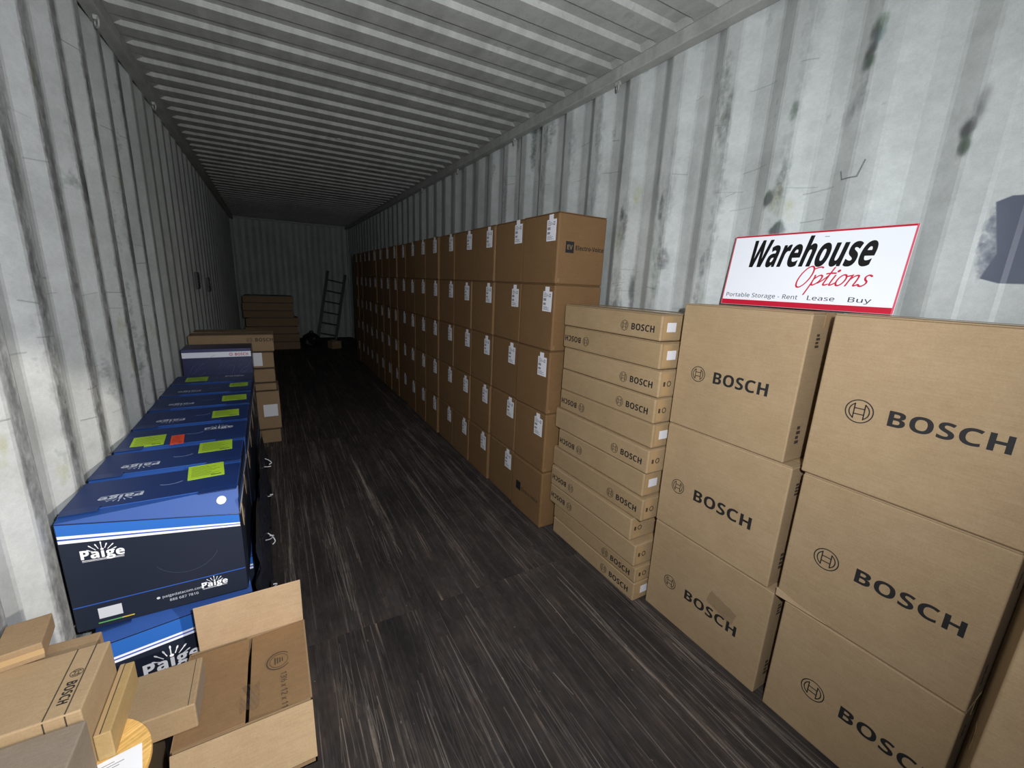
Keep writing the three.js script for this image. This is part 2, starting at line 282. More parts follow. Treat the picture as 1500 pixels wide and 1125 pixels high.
// ------------------------------------------------------------------ print: lettering and emblems as thin ink
const font = await new FontLoader().loadAsync('fonts/droid/droid_sans_bold.typeface.json');
const fontR = await new FontLoader().loadAsync('fonts/droid/droid_sans_regular.typeface.json');
const INK = 0.0004;
function textGeo(t, w, h, f = font) {           // centred, scaled to w x h
  const g = new TextGeometry(t, { font: f, size: 1, depth: 1, curveSegments: 3, bevelEnabled: false }); g.computeBoundingBox();
  const b = g.boundingBox; g.translate(-(b.min.x + b.max.x) / 2, -(b.min.y + b.max.y) / 2, 0); g.scale(w / (b.max.x - b.min.x), h / (b.max.y - b.min.y), INK); return g;
}
const flat = (shapes) => new THREE.ExtrudeGeometry(shapes, { depth: INK, bevelEnabled: false, curveSegments: 14 });
function ringShape(r, r2, a0 = 0, a1 = Math.PI * 2) {
  const s = new THREE.Shape();
  if (a1 - a0 > 6.28) { s.absarc(0, 0, r, 0, Math.PI * 2); const h = new THREE.Path(); h.absarc(0, 0, r2, 0, Math.PI * 2, true); s.holes.push(h); return s; }
  s.absarc(0, 0, r, a0, a1, false); s.absarc(0, 0, r2, a1, a0, true); s.closePath(); return s;
}
const rect = (x, y, w, h) => new THREE.Shape([[x, y], [x + w, y], [x + w, y + h], [x, y + h]].map(([a, b]) => new THREE.Vector2(a, b)));
function armature(r) {                           // ring with an armature between two arcs
  const t = 0.085 * r, l = [ringShape(r, r - t)], a = Math.acos(0.36 / 0.74);
  for (const s of [0, 1]) { const k = ringShape(0.74 * r, 0.74 * r - t, -a + s * Math.PI, a + s * Math.PI); l.push(k); }
  for (const s of [-1, 1]) l.push(rect(s * 0.36 * r - t / 2, -0.66 * r, t, 1.32 * r), rect(-0.36 * r, s * 0.24 * r - t / 2, 0.72 * r, t));
  return flat(l);
}
const FACE = { '-x': [0, -Math.PI / 2, 0], '+x': [0, Math.PI / 2, 0], '+z': [0, 0, 0], '+y': [-Math.PI / 2, 0, 0] };
// print on a face: (u, v) measured on the face in the carton's own frame; turned rotates within the face
function print(parent, geo, face, p, mat = M.ink, turned = 0, name = 'printed_mark') {
  const m = part(name, geo, mat), h = new THREE.Object3D(); h.rotation.set(...FACE[face]); h.updateMatrix(); m.rotation.z = turned; m.updateMatrix();
  const q = new THREE.Matrix4().multiplyMatrices(h.matrix, m.matrix); m.rotation.setFromRotationMatrix(q); m.position.set(...p); parent.add(m); return m;
}
const logoGeos = {};
function logo(w, h, r, gap) {                     // emblem followed by lettering, origin at the emblem
  const k = [w, h, r, gap].join(); return logoGeos[k] ??= merge([armature(r), textGeo('BOSCH', w, h).translate(r + gap + w / 2, 0, 0)]);
}

// ------------------------------------------------------------------ cartons
// carton standing on its group origin; top closed by two flaps with a taped seam along 'axis'
function cartonParts(o, w, h, d, mat, { r = 0.006, axis = 'z', tape = true, tapeMat = M.tape, flaps = true } = {}) {
  const t = flaps ? 0.004 : 0;
  part('body', at(rbox(w, h - t, d, r), 0, (h - t) / 2, 0), mat, o);
  if (!flaps) return o;
  for (const s of [-1, 1]) {
    const fw = axis === 'z' ? w / 2 - 0.004 : w - 0.006, fd = axis === 'z' ? d - 0.006 : d / 2 - 0.004;
    const g = metreUV(new RoundedBoxGeometry(fw, t, fd, 1, 0.0015), 2, rnd(), rnd());
    part('flap', at(g, axis === 'z' ? s * (w / 4 - 0.0005) : 0, h - t / 2, axis === 'z' ? 0 : s * (d / 4 - 0.0005)), mat, o);
  }
  if (tape) {
    const tw = Math.min(0.05, (axis === 'z' ? w : d) * 0.3), L = axis === 'z' ? d : w, dn = Math.min(0.05, h * 0.4), l = [];
    l.push(axis === 'z' ? box(tw, 0.0006, L + 0.001, 0, h + 0.0003, 0) : box(L + 0.001, 0.0006, tw, 0, h + 0.0003, 0));
    for (const s of [-1, 1]) l.push(axis === 'z' ? box(tw, dn, 0.0006, 0, h - dn / 2, s * (L / 2 + 0.0004)) : box(0.0006, dn, tw, s * (L / 2 + 0.0004), h - dn / 2, 0));
    part('tape_strip', merge(l), tapeMat, o);
  }
  return o;
}

// --- cube cartons along the right wall: five rows, seventeen stacks
const ordinals = ['first', 'second', 'third', 'fourth', 'fifth', 'sixth', 'seventh', 'eighth', 'ninth', 'tenth', 'eleventh', 'twelfth', 'thirteenth', 'fourteenth', 'fifteenth', 'sixteenth', 'seventeenth'];
const rowWords = ['bottom row', 'fourth row from the top', 'middle row', 'second row from the top', 'top row'];
{
  const W = 0.335, H = 0.3766, D = 0.362, PITCH = 0.3725, FX = 1.370, Z0 = -1.942, K = 17;
  const labelTex = canvasTex(256, 320, (c, w, h) => {
    c.fillStyle = '#e9e9ee'; c.fillRect(0, 0, w, h); c.fillStyle = '#3a3a42';
    for (let i = 0; i < 5; i++) c.fillRect(20, 78 + i * 13, 60 + (i * 37) % 120, 4);
    for (let i = 0; i < 26; i++) c.fillRect(16 + i * 3.2, 150, (i * 7) % 3 + 1, 34);
    for (let i = 0; i < 24; i++) c.fillRect(16 + i * 3.2, 208, (i * 5) % 3 + 1, 30);
    for (let i = 0; i < 4; i++) c.fillRect(20, 256 + i * 13, 110 + (i * 53) % 90, 4);
    c.fillRect(180, 90, 40, 40); c.fillStyle = '#e9e9ee'; c.fillRect(188, 98, 24, 24);
  });
  const ls = new THREE.Shape(), lw = 0.088, lh = 0.112, tb = 0.026;
  [[-lw / 2, 0], [lw / 2, 0], [lw / 2, lh], [0.014, lh], [0.014, lh + tb], [-0.026, lh + tb], [-0.026, lh], [-lw / 2, lh]].forEach(([x, y], i) => i ? ls.lineTo(x, y) : ls.moveTo(x, y));
  const lg = new THREE.ExtrudeGeometry(ls, { depth: 0.0008, bevelEnabled: false }), u = lg.attributes.uv, lp = lg.attributes.position;
  for (let i = 0; i < u.count; i++) u.setXY(i, lp.getX(i) / lw + 0.5, lp.getY(i) / (lh + tb));
  const labelMat = new THREE.MeshStandardMaterial({ map: labelTex, roughness: 0.55 });
  const proto = [0, 1, 2].map((v) => {
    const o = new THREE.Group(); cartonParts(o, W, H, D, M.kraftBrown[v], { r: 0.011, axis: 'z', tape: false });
    part('corner_tape', merge([box(0.0006, 0.02, 0.012, -W / 2 - 0.0005, 0.022, D / 2 - 0.017), box(0.012, 0.02, 0.0006, -W / 2 + 0.017, 0.022, D / 2 + 0.0004)]), M.glossTape, o);
    return o;
  });
  const square = flat([(() => { const s = rect(-0.028, -0.03, 0.056, 0.06); return s; })()]);
  const ev = merge([textGeo('EV', 0.036, 0.024).translate(0, 0, INK)]), words = textGeo('Electro-Voice', 0.2, 0.026);
  const paleInk = new THREE.MeshStandardMaterial({ color: new THREE.Color(0.2, 0.14, 0.07), roughness: 0.7 });
  for (let k = 0; k < K; k++) {
    seed = 500 + k * 17;
    const lean = rr(-0.007, 0.007), gapz = rr(-0.004, 0.004);
    for (let r = 0; r < 5; r++) {
      const o = proto[(k * 3 + r * 2) % 3].clone(); o.name = numbered('cube_carton'); scene.add(o);
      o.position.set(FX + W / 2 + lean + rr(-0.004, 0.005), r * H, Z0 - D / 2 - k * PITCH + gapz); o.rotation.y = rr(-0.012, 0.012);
      const last = k === K - 1 ? 'deepest stack' : k === 0 ? 'stack nearest the entrance' : ordinals[k] + ' stack back';
      o.userData = { label: `brown cube carton with white shipping label, ${rowWords[r]}, ${last}`, category: 'carton', group: 'cube cartons along the corrugated wall' };
      const bare = k === 0 && r === 0;
      if (bare) o.userData.label = 'brown cube carton on the floor with dark lettering on its aisle side';
      if (k === 0 && r === 4) o.userData.label = 'topmost nearest brown cube carton with square logo and lettering on its front';
      if (!bare) { const m = print(o, lg, '-x', [-W / 2 - 0.0004, H - 0.008 - lh - tb + (r === 4 ? 0.006 : 0) + rr(-0.008, 0.002), D / 2 - 0.072 + rr(-0.012, 0.008)], labelMat, rr(-0.02, 0.02), 'shipping_label'); m.userData.label = 'white shipping label with a tab'; }
      if (k === 0 && r === 4) { // lettering on the end that faces the entrance
        print(o, square, '+z', [-W / 2 + 0.081, 0.2, D / 2 + 0.0003], M.ink, 0, 'printed_emblem'); print(o, ev, '+z', [-W / 2 + 0.081, 0.2, D / 2 + 0.0006], paleInk, 0, 'printed_letters');
        print(o, words, '+z', [-W / 2 + 0.222, 0.2, D / 2 + 0.0003], M.ink, 0, 'printed_lettering');
      }
      if (bare) {
        print(o, square, '-x', [-W / 2 - 0.0003, 0.178, D / 2 - 0.27], M.ink, 0, 'printed_emblem'); print(o, words, '-x', [-W / 2 - 0.0003, 0.17, D / 2 - 0.135], M.inkBrown, 0, 'printed_lettering');
      }
    }
  }
}
// --- pile of flat cartons between the cubes and the large cartons
{
  const edge = [1.403, 1.286, 1.166, 1.041, 0.921, 0.804, 0.683, 0.558, 0.440, 0.318, 0.196, 0.107, 0];
  const left = [-1.915, -1.905, -1.898, -1.898, -1.905, -1.925, -1.892, -1.93, -1.918, -1.925, -1.885, -1.887], right = [-1.232, -1.215, -1.207, -1.212, -1.21, -1.205, -1.226, -1.207, -1.25, -1.212, -1.203, -1.206];
  const turned = [0, 1, 0, 0, 1, 0, 1, 0, 1, 1, 0, 0], fx = [1.43, 1.427, 1.432, 1.43, 1.436, 1.424, 1.434, 1.43, 1.418, 1.424, 1.434, 1.438];
  const where = ['topmost of the flat carton pile', 'second from the top of the flat pile', 'third from the top of the flat pile', 'fourth from the top of the flat pile', 'fifth from the top of the flat pile', 'sixth from the top of the flat pile', 'sixth from the floor in the flat pile', 'fifth from the floor in the flat pile', 'fourth from the floor in the flat pile', 'third from the floor in the flat pile', 'second from the floor in the flat pile', 'lowest of the flat pile, on the floor'];
  for (let i = 0; i < 12; i++) {
    seed = 900 + i * 7;
    const h = edge[i] - edge[i + 1] - 0.0022, d = right[i] - left[i], w = 1.722 - fx[i];
    const o = thing('flat_carton', `${turned[i] ? 'flat kraft carton, lettering upside down' : 'flat kraft carton, upright lettering'}, ${where[i]}`, 'carton', [fx[i] + w / 2, edge[i + 1], (left[i] + right[i]) / 2], rr(-0.004, 0.004), 'flat cartons piled by the wall');
    cartonParts(o, w, h, d, M.kraftThin[i % 3], { r: 0.008, axis: 'z' });
    const low = i >= 10, g = logo(0.135, 0.030, 0.024, 0.02), y = h * 0.42;
    if (turned[i]) print(o, g, '-x', [-w / 2 - 0.0003, y + 0.004, -d / 2 + 0.196], M.ink, Math.PI, 'printed_logo');
    else print(o, g, '-x', [-w / 2 - 0.0003, low ? y : y, d / 2 - 0.215], M.ink, 0, 'printed_logo');
    // end towards the entrance: clear tape, a label, small handling marks
    part('tape_patch', box(0.05, h * 0.8, 0.0006, -w / 2 + 0.04, h / 2, d / 2 + 0.0005), M.tape, o);
    if ([0, 1, 4, 6, 11].includes(i)) part('shipping_label', box(0.055, 0.04, 0.0008, -w / 2 + 0.062 + (i % 3) * 0.006, h * 0.52, d / 2 + 0.0012), M.white, o);
    else for (let k = 0; k < 2; k++) print(o, k ? flat([ringShape(0.013, 0.009)]) : flat([rect(-0.006, -0.01, 0.012, 0.02)]), '+z', [-w / 2 + 0.03 + k * 0.03, h * 0.5, d / 2 + 0.001], M.inkBrown, 0, 'handling_mark');
  }
}
// --- large cartons: two visible columns and a third beside the doorway
{
  const big = (zl, zr, y0, y1, fx, label, lg, i, yaw = 0, back = 1.715) => {
    const d = zr - zl, w = back - fx, h = y1 - y0 - 0.001;
    const o = thing('large_carton', label, 'carton', [fx + w / 2, y0, (zl + zr) / 2], yaw, 'large cartons stacked by the wall');
    cartonParts(o, w, h, d, M.kraftPale[i % 3], { r: 0.006, axis: 'z' });
    if (lg) print(o, logo(...lg.g), '-x', [-w / 2 - 0.0003, lg.y - y0, lg.z - (zl + zr) / 2], M.ink, lg.t ?? 0, 'printed_logo');
    for (const [yy, hh] of [[h - 0.09, 0.05], [0.1, 0.07]]) print(o, merge([0, 1, 2, 3].map((q) => flat([rect(-0.012, -hh / 2 + q * hh / 4, 0.024 - (q % 2) * 0.006, hh / 6)]))), '+z', [-w / 2 + 0.06, yy, d / 2 + 0.0003], M.inkBrown, 0, 'handling_mark');
    return o;
  };
  const mg = [0.215, 0.047, 0.032, 0.038], ng = [0.238, 0.046, 0.036, 0.034];
  big(-1.188, -0.700, 0.933, 1.452, 1.505, 'top carton in the farther column of large lettered cartons', { g: mg, y: 1.172, z: -1.079 }, 0);
  big(-1.186, -0.664, 0.455, 0.933, 1.503, 'middle carton in the farther column of large lettered cartons', { g: [0.25, 0.05, 0.032, 0.05], y: 0.662, z: -1.093 }, 1);
  const o3 = big(-1.186, -0.638, 0, 0.455, 1.507, 'bottom carton in the farther column, clear tape scrap over its lettering', { g: [0.242, 0.046, 0.032, 0.05], y: 0.192, z: -1.064 }, 2);
  const scrap = new THREE.PlaneGeometry(0.12, 0.06, 12, 6), sp = scrap.attributes.position; for (let i = 0; i < sp.count; i++) sp.setZ(i, 0.003 + 0.004 * Math.abs(Math.sin(sp.getX(i) * 70 + sp.getY(i) * 40)));
  scrap.computeVertexNormals(); print(o3, scrap, '-x', [-0.105, 0.255, 0.1], M.clear, -0.25, 'tape_scrap');
  big(-0.642, -0.145, 0.933, 1.455, 1.505, 'top carton in the nearest column of large lettered cartons', { g: ng, y: 1.174, z: -0.524, t: 0.01 }, 1);
  const o5 = big(-0.630, -0.145, 0.455, 0.933, 1.502, 'middle carton in the nearest column, its lower corner board torn', { g: [0.242, 0.046, 0.036, 0.044], y: 0.676, z: -0.513 }, 2);
  const tear = new THREE.Shape(); tear.moveTo(0, 0); tear.lineTo(0.16, 0.004); tear.lineTo(0.06, 0.016); tear.lineTo(0, 0.03); tear.closePath();
  print(o5, new THREE.ExtrudeGeometry(tear, { depth: 0.003, bevelEnabled: false }), '-x', [-0.1066 - 0.0035, 0.004, -0.242], M.kraftInside, 0, 'torn_board');
  big(-0.602, -0.145, 0, 0.455, 1.506, 'bottom carton in the nearest column of large lettered cartons', { g: [0.242, 0.046, 0.036, 0.044], y: 0.198, z: -0.463 }, 0);
  for (let i = 0; i < 3; i++) big(-0.122, 0.392, [0, 0.455, 0.933][i], [0.455, 0.933, 1.45][i], 1.36, ['lowest', 'middle', 'uppermost'][i] + ' large plain carton beside the doorway, past the lettered columns', null, i, 0.15, 1.67);
}
// --- the sign standing on the large cartons
{
  const W = 0.592, H = 0.278, tex = canvasTex(1536, 722, (c, w, h) => {
    c.fillStyle = '#eef1f6'; c.fillRect(0, 0, w, h);
    c.fillStyle = '#c01531'; c.fillRect(0, 0, w, 16); c.fillRect(0, h - 52, w, 52); c.fillStyle = '#d8586a'; c.fillRect(0, 0, 10, h); c.fillRect(w - 14, 0, 14, h);
    c.save(); c.fillStyle = '#0b0b0d'; c.strokeStyle = '#0b0b0d'; c.lineJoin = 'round'; c.font = 'bold 300px sans-serif'; const tw = c.measureText('Warehouse').width;
    c.transform(1, 0, -0.17, 1, 190, 322); c.scale(1100 / tw, 1.22); c.lineWidth = 9; c.fillText('Warehouse', 0, 0); c.strokeText('Warehouse', 0, 0); c.restore();
    c.save(); c.translate(700, 500); c.transform(1, 0, -0.42, 1, 0, 0); c.strokeStyle = '#c8203c'; c.lineWidth = 13; c.lineCap = 'round'; c.lineJoin = 'round';
    c.beginPath(); c.ellipse(70, -75, 48, 98, 0, 0, 7); c.stroke();
    const st = (...p) => { c.beginPath(); c.moveTo(p[0], p[1]); for (let i = 2; i < p.length; i += 4) c.quadraticCurveTo(p[i], p[i + 1], p[i + 2], p[i + 3]); c.stroke(); };
    st(110, -150, 150, -176, 170, -160); st(150, -90, 165, -60, 163, 90); st(163, -60, 190, -110, 215, -80, 230, -30, 185, 0, 165, 0, 164, -20); st(215, -20, 240, -40, 262, -90);
    st(265, -160, 262, -60, 264, -15, 268, 8, 300, -10); st(236, -105, 270, -112, 305, -110); st(315, -90, 312, -40, 316, -8, 324, 6, 350, -20); c.beginPath(); c.arc(318, -130, 6, 0, 7); c.stroke();
    c.beginPath(); c.ellipse(385, -48, 30, 48, 0, 0, 7); c.stroke(); st(410, -80, 430, -90, 445, -90); st(447, -94, 447, -40, 447, 0); st(447, -50, 470, -104, 495, -88, 506, -70, 502, -10, 506, 8, 530, -12);
    st(590, -84, 560, -106, 550, -78, 552, -56, 576, -44, 596, -22, 568, 0, 548, 6, 536, -12); c.restore();
    c.fillStyle = '#26282e'; c.font = '58px sans-serif'; const line = (t, x, tw2) => { c.save(); c.translate(x, 640); c.scale(tw2 / c.measureText(t).width, 1); c.fillText(t, 0, 0); c.restore(); };
    line('Portable Storage - Rent', 36, 748); line('Lease', 860, 240); line('Buy', 1190, 180);
    c.fillStyle = '#8a8f94'; c.fillRect(880, 54, 40, 6);
  });
  const o = thing('sign_board', 'white storage sign with black and red lettering leaning on the wall', 'sign', [1.696, 1.4563, -0.862]);
  o.rotation.z = 0; const tilt = new THREE.Group();
  const panel = part('panel', new RoundedBoxGeometry(W, H, 0.004, 1, 0.0012).translate(0, H / 2, 0), M.white, o), face = part('printed_face', new THREE.PlaneGeometry(W - 0.002, H - 0.002).translate(0, H / 2, 0.0024), new THREE.MeshStandardMaterial({ map: tex, roughness: 0.4 }), o);
  o.rotation.set(0, -Math.PI / 2, 0); o.rotateX(-0.13);
}

// ------------------------------------------------------------------ left side: blue cable boxes
const blueGloss = (r, g, b) => new THREE.MeshPhysicalMaterial({ color: new THREE.Color(r, g, b), roughness: 0.38, clearcoat: 0.25, clearcoatRoughness: 0.25, map: kraftMap });
M.navy = blueGloss(0.012, 0.017, 0.04); M.royal = new THREE.MeshStandardMaterial({ color: new THREE.Color(0.012, 0.062, 0.26), roughness: 0.6 }); M.lidBlue = blueGloss(0.006, 0.03, 0.145);
const brandMark = (c, x, y, s, col, flip) => {     // lettering under a spray of sparks
  c.save(); c.translate(x, y); if (flip) c.rotate(Math.PI); c.fillStyle = c.strokeStyle = col; c.font = `bold ${s}px sans-serif`; c.textAlign = 'center'; c.lineWidth = s * 0.07; c.lineJoin = 'round';
  c.lineWidth = s * 0.025; c.fillText('Paige', 0, 0); c.strokeText('Paige', 0, 0); c.fillRect(-s * 1.2, s * 0.1, s * 2.4, s * 0.045); c.fillRect(-s * 1.2, s * 0.2, s * 2.4, s * 0.03);
  for (let i = 0; i < 7; i++) { const a = -Math.PI / 2 + (i - 3) * 0.36, r0 = s * 0.5, r1 = s * (0.95 + (i % 2) * 0.12); c.lineWidth = s * 0.05; c.beginPath(); c.moveTo(Math.cos(a) * r0, -s * 0.28 + Math.sin(a) * r0); c.lineTo(Math.cos(a) * r1, -s * 0.28 + Math.sin(a) * r1); c.stroke(); c.beginPath(); c.ellipse(Math.cos(a) * r1 * 0.9, -s * 0.28 + Math.sin(a) * r1 * 0.9, s * 0.11, s * 0.045, a, 0, 7); c.fill(); }
  c.restore();
};
const frontTex = canvasTex(1024, 850, (c, w, h) => {
  c.fillStyle = '#1c2333'; c.fillRect(0, 0, w, h); c.fillStyle = '#2a66b8'; c.fillRect(0, 0, w, 84);
  c.fillStyle = '#eef0ff'; c.fillRect(0, 84, w, 20); c.fillRect(0, 116, w, 22); c.fillStyle = '#2a4fb0'; c.fillRect(0, 104, w, 12);
  brandMark(c, 205, 270, 92, '#f2f2f4'); c.strokeStyle = 'rgba(120,140,170,0.3)'; c.lineWidth = 3; c.beginPath(); c.arc(660, 340, 210, 0.35, 2.6); c.stroke();
  c.fillStyle = '#2c59b0'; c.fillRect(0, 640, w, 8); brandMark(c, 810, 742, 68, '#eceef2');
  c.fillStyle = '#c8ccd6'; c.font = '30px sans-serif'; c.fillText('paigedatacom.com', 480, 740); c.fillText('888 687 7810', 520, 784); c.beginPath(); c.arc(458, 730, 11, 0, 7); c.fill();
  c.fillStyle = '#c9ccd2'; c.fillRect(120, 690, 130, 92); c.fillStyle = '#5aa05a'; c.fillRect(110, 812, 130, 10); c.fillStyle = '#c8b040'; c.fillRect(240, 812, 70, 10);
});
const frontTexLow = canvasTex(1024, 850, (c, w, h) => {
  c.fillStyle = '#1c2333'; c.fillRect(0, 0, w, h); c.fillStyle = '#2a66b8'; c.fillRect(0, 0, w, 130);
  c.fillStyle = '#eef0ff'; c.fillRect(0, 130, w, 20); c.fillRect(0, 162, w, 22); c.fillStyle = '#2a4fb0'; c.fillRect(0, 150, w, 12);
  brandMark(c, 410, 420, 150, '#f2f2f4');
});
const topTex = [0, 1, 2].map((v) => canvasTex(1024, 640, (c, w, h) => {
  c.fillStyle = '#0a2a62'; c.fillRect(0, 0, w, h);
  c.strokeStyle = 'rgba(196,208,236,0.7)'; c.lineWidth = 9; c.beginPath(); c.arc(560, 250, 90, 0.5, 2.3); c.stroke();
  if (v !== 1) { brandMark(c, 290, 420, 104, 'rgba(205,210,222,0.9)', true); }
  if (v !== 0) { brandMark(c, 770, 230, 104, 'rgba(214,218,228,0.95)'); }
  c.strokeStyle = 'rgba(10,20,45,0.6)'; c.lineWidth = 3; c.beginPath(); c.moveTo(0, 12); c.lineTo(w, 12); c.stroke();
}));
const sideTex = canvasTex(640, 850, (c, w, h) => { c.fillStyle = '#131a28'; c.fillRect(0, 0, w, h); c.fillStyle = '#1c4a8e'; c.fillRect(0, 0, w, 60); c.fillStyle = '#e4e8f4'; c.fillRect(0, 84, w, 18); c.fillRect(0, 116, w, 20); c.fillStyle = '#2a4f9a'; c.fillRect(0, 640, w, 8); brandMark(c, 320, 330, 80, 'rgba(210,214,224,0.5)'); });
const noticeTex = (bg, fg) => canvasTex(320, 200, (c, w, h) => { c.fillStyle = bg; c.fillRect(0, 0, w, h); c.fillStyle = fg; for (let i = 0; i < 8; i++) c.fillRect(30, 24 + i * 19, 150 + (i * 71) % 110, 5); c.fillRect(200, 168, 90, 12); });
const gloss = (map, rough = 0.4) => new THREE.MeshPhysicalMaterial({ map, roughness: rough + 0.08, clearcoat: 0.1, clearcoatRoughness: 0.3 });
const frontMat = gloss(frontTex), lowMat = gloss(frontTexLow), topMats = topTex.map((t) => gloss(t, 0.42)), sideMat = gloss(sideTex);
const limeMat = new THREE.MeshStandardMaterial({ map: noticeTex('#a9cf2e', '#4f6a22'), roughness: 0.6 }), redMat = new THREE.MeshStandardMaterial({ map: noticeTex('#f0512a', '#8c2a14'), roughness: 0.6 });
const oval = (() => { const s = new THREE.Shape(); s.absellipse(0, 0, 0.02, 0.05, 0, Math.PI * 2); return s; })();
{
  const W = 0.45, H = 0.385, LIP = 0.05, RISE = 0.03, xs = -0.5985 + W / 2;
  const zFront = [-1.573, -1.832, -2.098, -2.385, -2.690, -2.985, -3.275], depth = [0.256, 0.262, 0.284, 0.30, 0.29, 0.285, 0.29];
  function cableBox(d, top, front = frontMat, sag = 0) {
    const sh = (g) => { if (!sag) return g; const p = g.attributes.position, c01 = (t) => Math.max(0, Math.min(1, t)); for (let i = 0; i < p.count; i++) { const f = c01((p.getY(i) / H - 0.45) / 0.4) * c01((p.getZ(i) - (d / 2 - LIP)) / (LIP - 0.002)); p.setY(i, p.getY(i) + f * sag * (0.022 - 0.075 * (p.getX(i) / W + 0.5))); } g.computeVertexNormals(); return g; };
    const o = new THREE.Group(), s = new THREE.Shape();                // profile in (z, y), front is +z
    [[-d / 2, 0], [d / 2, 0], [d / 2, H - RISE - 0.004], [d / 2 - LIP, H - 0.004], [-d / 2, H - 0.004]].forEach(([z, y], i) => i ? s.lineTo(-z, y) : s.moveTo(-z, y));
    const g = new THREE.ExtrudeGeometry(s, { depth: W - 0.008, bevelEnabled: true, bevelThickness: 0.004, bevelSize: 0.003, bevelOffset: -0.003, bevelSegments: 2 });
    g.translate(0, 0, -(W - 0.008) / 2).rotateY(Math.PI / 2); part('body', sh(metreUV(g, 2)), M.navy, o);
    part('front_panel', sh(new THREE.PlaneGeometry(W - 0.006, H - RISE - 0.008, 8, 30).translate(0, (H - RISE - 0.004) / 2, d / 2 + 0.0006)), front, o);
    const lipL = Math.hypot(LIP, RISE), a = Math.atan2(RISE, LIP), lip = metreUV(new RoundedBoxGeometry(W - 0.004, 0.003, lipL, 1, 0.001), 2); lip.rotateX(a).translate(0, H - RISE / 2 - 0.003, d / 2 - LIP / 2);
    part('front_lip', sh(lip), M.royal, o);
    const td = d - LIP + 0.02, tp = metreUV(new RoundedBoxGeometry(W * 0.34, 0.004, td, 1, 0.0015)); // three-part lid, tucked over the lip
    part('lid', new RoundedBoxGeometry(W - 0.004, 0.004, td - 0.012, 1, 0.0015).translate(0, H - 0.002, -d / 2 + (td - 0.012) / 2 + 0.001), M.royal, o);
    part('printed_lid', new THREE.PlaneGeometry(W - 0.008, td - 0.018).rotateX(-Math.PI / 2).translate(0, H + 0.0006, -d / 2 + td / 2 - 0.004), topMats[top], o);
    for (const q of [-1, 1]) { const t = metreUV(new RoundedBoxGeometry(W * (q < 0 ? 0.2 : 0.24), 0.003, 0.03, 1, 0.001)); part('tuck_flap', t.rotateX(0.12).translate(q * W * (q < 0 ? 0.393 : 0.373), H + 0.0005, d / 2 - LIP + 0.012), M.lidBlue, o); }
    part('side_panel', new THREE.PlaneGeometry(d - 0.006, H - RISE - 0.012).rotateY(Math.PI / 2).translate(W / 2 + 0.0006, (H - RISE) / 2, 0), sideMat, o);
    print(o, new THREE.ExtrudeGeometry(oval, { depth: 0.0008, bevelEnabled: false }), '+x', [W / 2 + 0.001, H * 0.66, d / 2 - 0.08], M.kraftInside, 0.15, 'hand_hole');
    return o;
  }
  const back = ['nearest stack', 'second stack back', 'third stack back', 'fourth stack back', 'fifth stack back', 'sixth stack back', 'deepest stack'];
  const extra = ['two lime notices absent, one lime notice and white dot', '', '', '', '', '', ''];
  const tops = [0, 0, 1, 0, 0, 0, 1], protos = {};
  for (let i = 0; i < 7; i++) for (let r = 0; r < 2; r++) {
    seed = 300 + i * 11 + r;
    const key = i, base = i === 0 && r === 1 ? cableBox(depth[0], tops[0], frontMat, 1) : (protos[key] ??= cableBox(depth[i], tops[i]));
    const o = i === 0 && r === 0 ? cableBox(0.2, 1, lowMat) : base.clone(); o.name = numbered('cable_box'); scene.add(o);
    o.position.set(xs + rr(0, 0.006) + (r ? 0 : 0.002), r * (H + 0.003), zFront[i] - depth[i] / 2 - 0.003); o.rotation.y = rr(-0.006, 0.006);
    if (i === 0 && r === 0) { o.rotation.y = 0.17; o.scale.x = 0.93; o.position.set(-0.549 + 0.93 * W / 2 * Math.cos(0.17) - 0.1 * Math.sin(0.17), 0, -1.53 - 0.93 * W / 2 * Math.sin(0.17) - 0.1 * Math.cos(0.17)); }
    o.userData = { label: `${r ? 'upper' : 'lower'} blue cable box, ${back[i]} along the wall`, category: 'box', group: 'blue cable boxes in two layers' };
    if (!r) continue;
    const note = (x, z, w, d, mat, name, turn = 0) => { const m = part(name, box(w, 0.0008, d, 0, 0.0004, 0), mat, o); const uv = m.geometry.attributes.uv, p = m.geometry.attributes.position; for (let q = 0; q < uv.count; q++) uv.setXY(q, p.getX(q) / w + 0.5, 0.5 - p.getZ(q) / d); m.position.set(x - o.position.x, H + 0.001, z - o.position.z); m.rotation.y = turn; m.userData.label = name === 'red_notice' ? 'orange red notice' : 'lime green notice'; };
    const T = (k) => zFront[i] + k;
    if (i === 0) { note(-0.253, -1.79, 0.108, 0.125, limeMat, 'notice_label', 0.1); const m = part('white_dot', new THREE.CircleGeometry(0.014, 20), M.white, o); m.position.set(0.175, H - RISE / 2 - 0.0205, depth[0] / 2 - LIP / 2 + 0.002); m.rotation.set(-Math.PI / 2 + 0.98, 0, -0.07); o.userData.label = 'nearest upper blue cable box, white dot and one lime notice'; }
    if (i === 1) { note(-0.246, -2.05, 0.115, 0.118, limeMat, 'notice_label', 0.06); o.userData.label = 'upper blue cable box with one lime notice, behind the white dotted one'; }
    if (i === 2) { note(-0.497, -2.215, 0.11, 0.135, limeMat, 'notice_label', 0.08); note(-0.396, -2.195, 0.046, 0.12, redMat, 'red_notice', 0.1); o.userData.label = 'upper blue cable box with lime notice and orange red notice'; }
    if (i === 3) note(-0.245, -2.54, 0.115, 0.12, limeMat, 'notice_label', 0.05);
    if (i === 4) note(-0.225, -2.86, 0.12, 0.12, limeMat, 'notice_label', 0.04);
    if (i === 5) note(-0.22, -3.2, 0.1, 0.1, limeMat, 'notice_label', 0);
    if (i === 6) note(-0.47, -3.44, 0.12, 0.12, limeMat, 'notice_label', 0.03);
  }
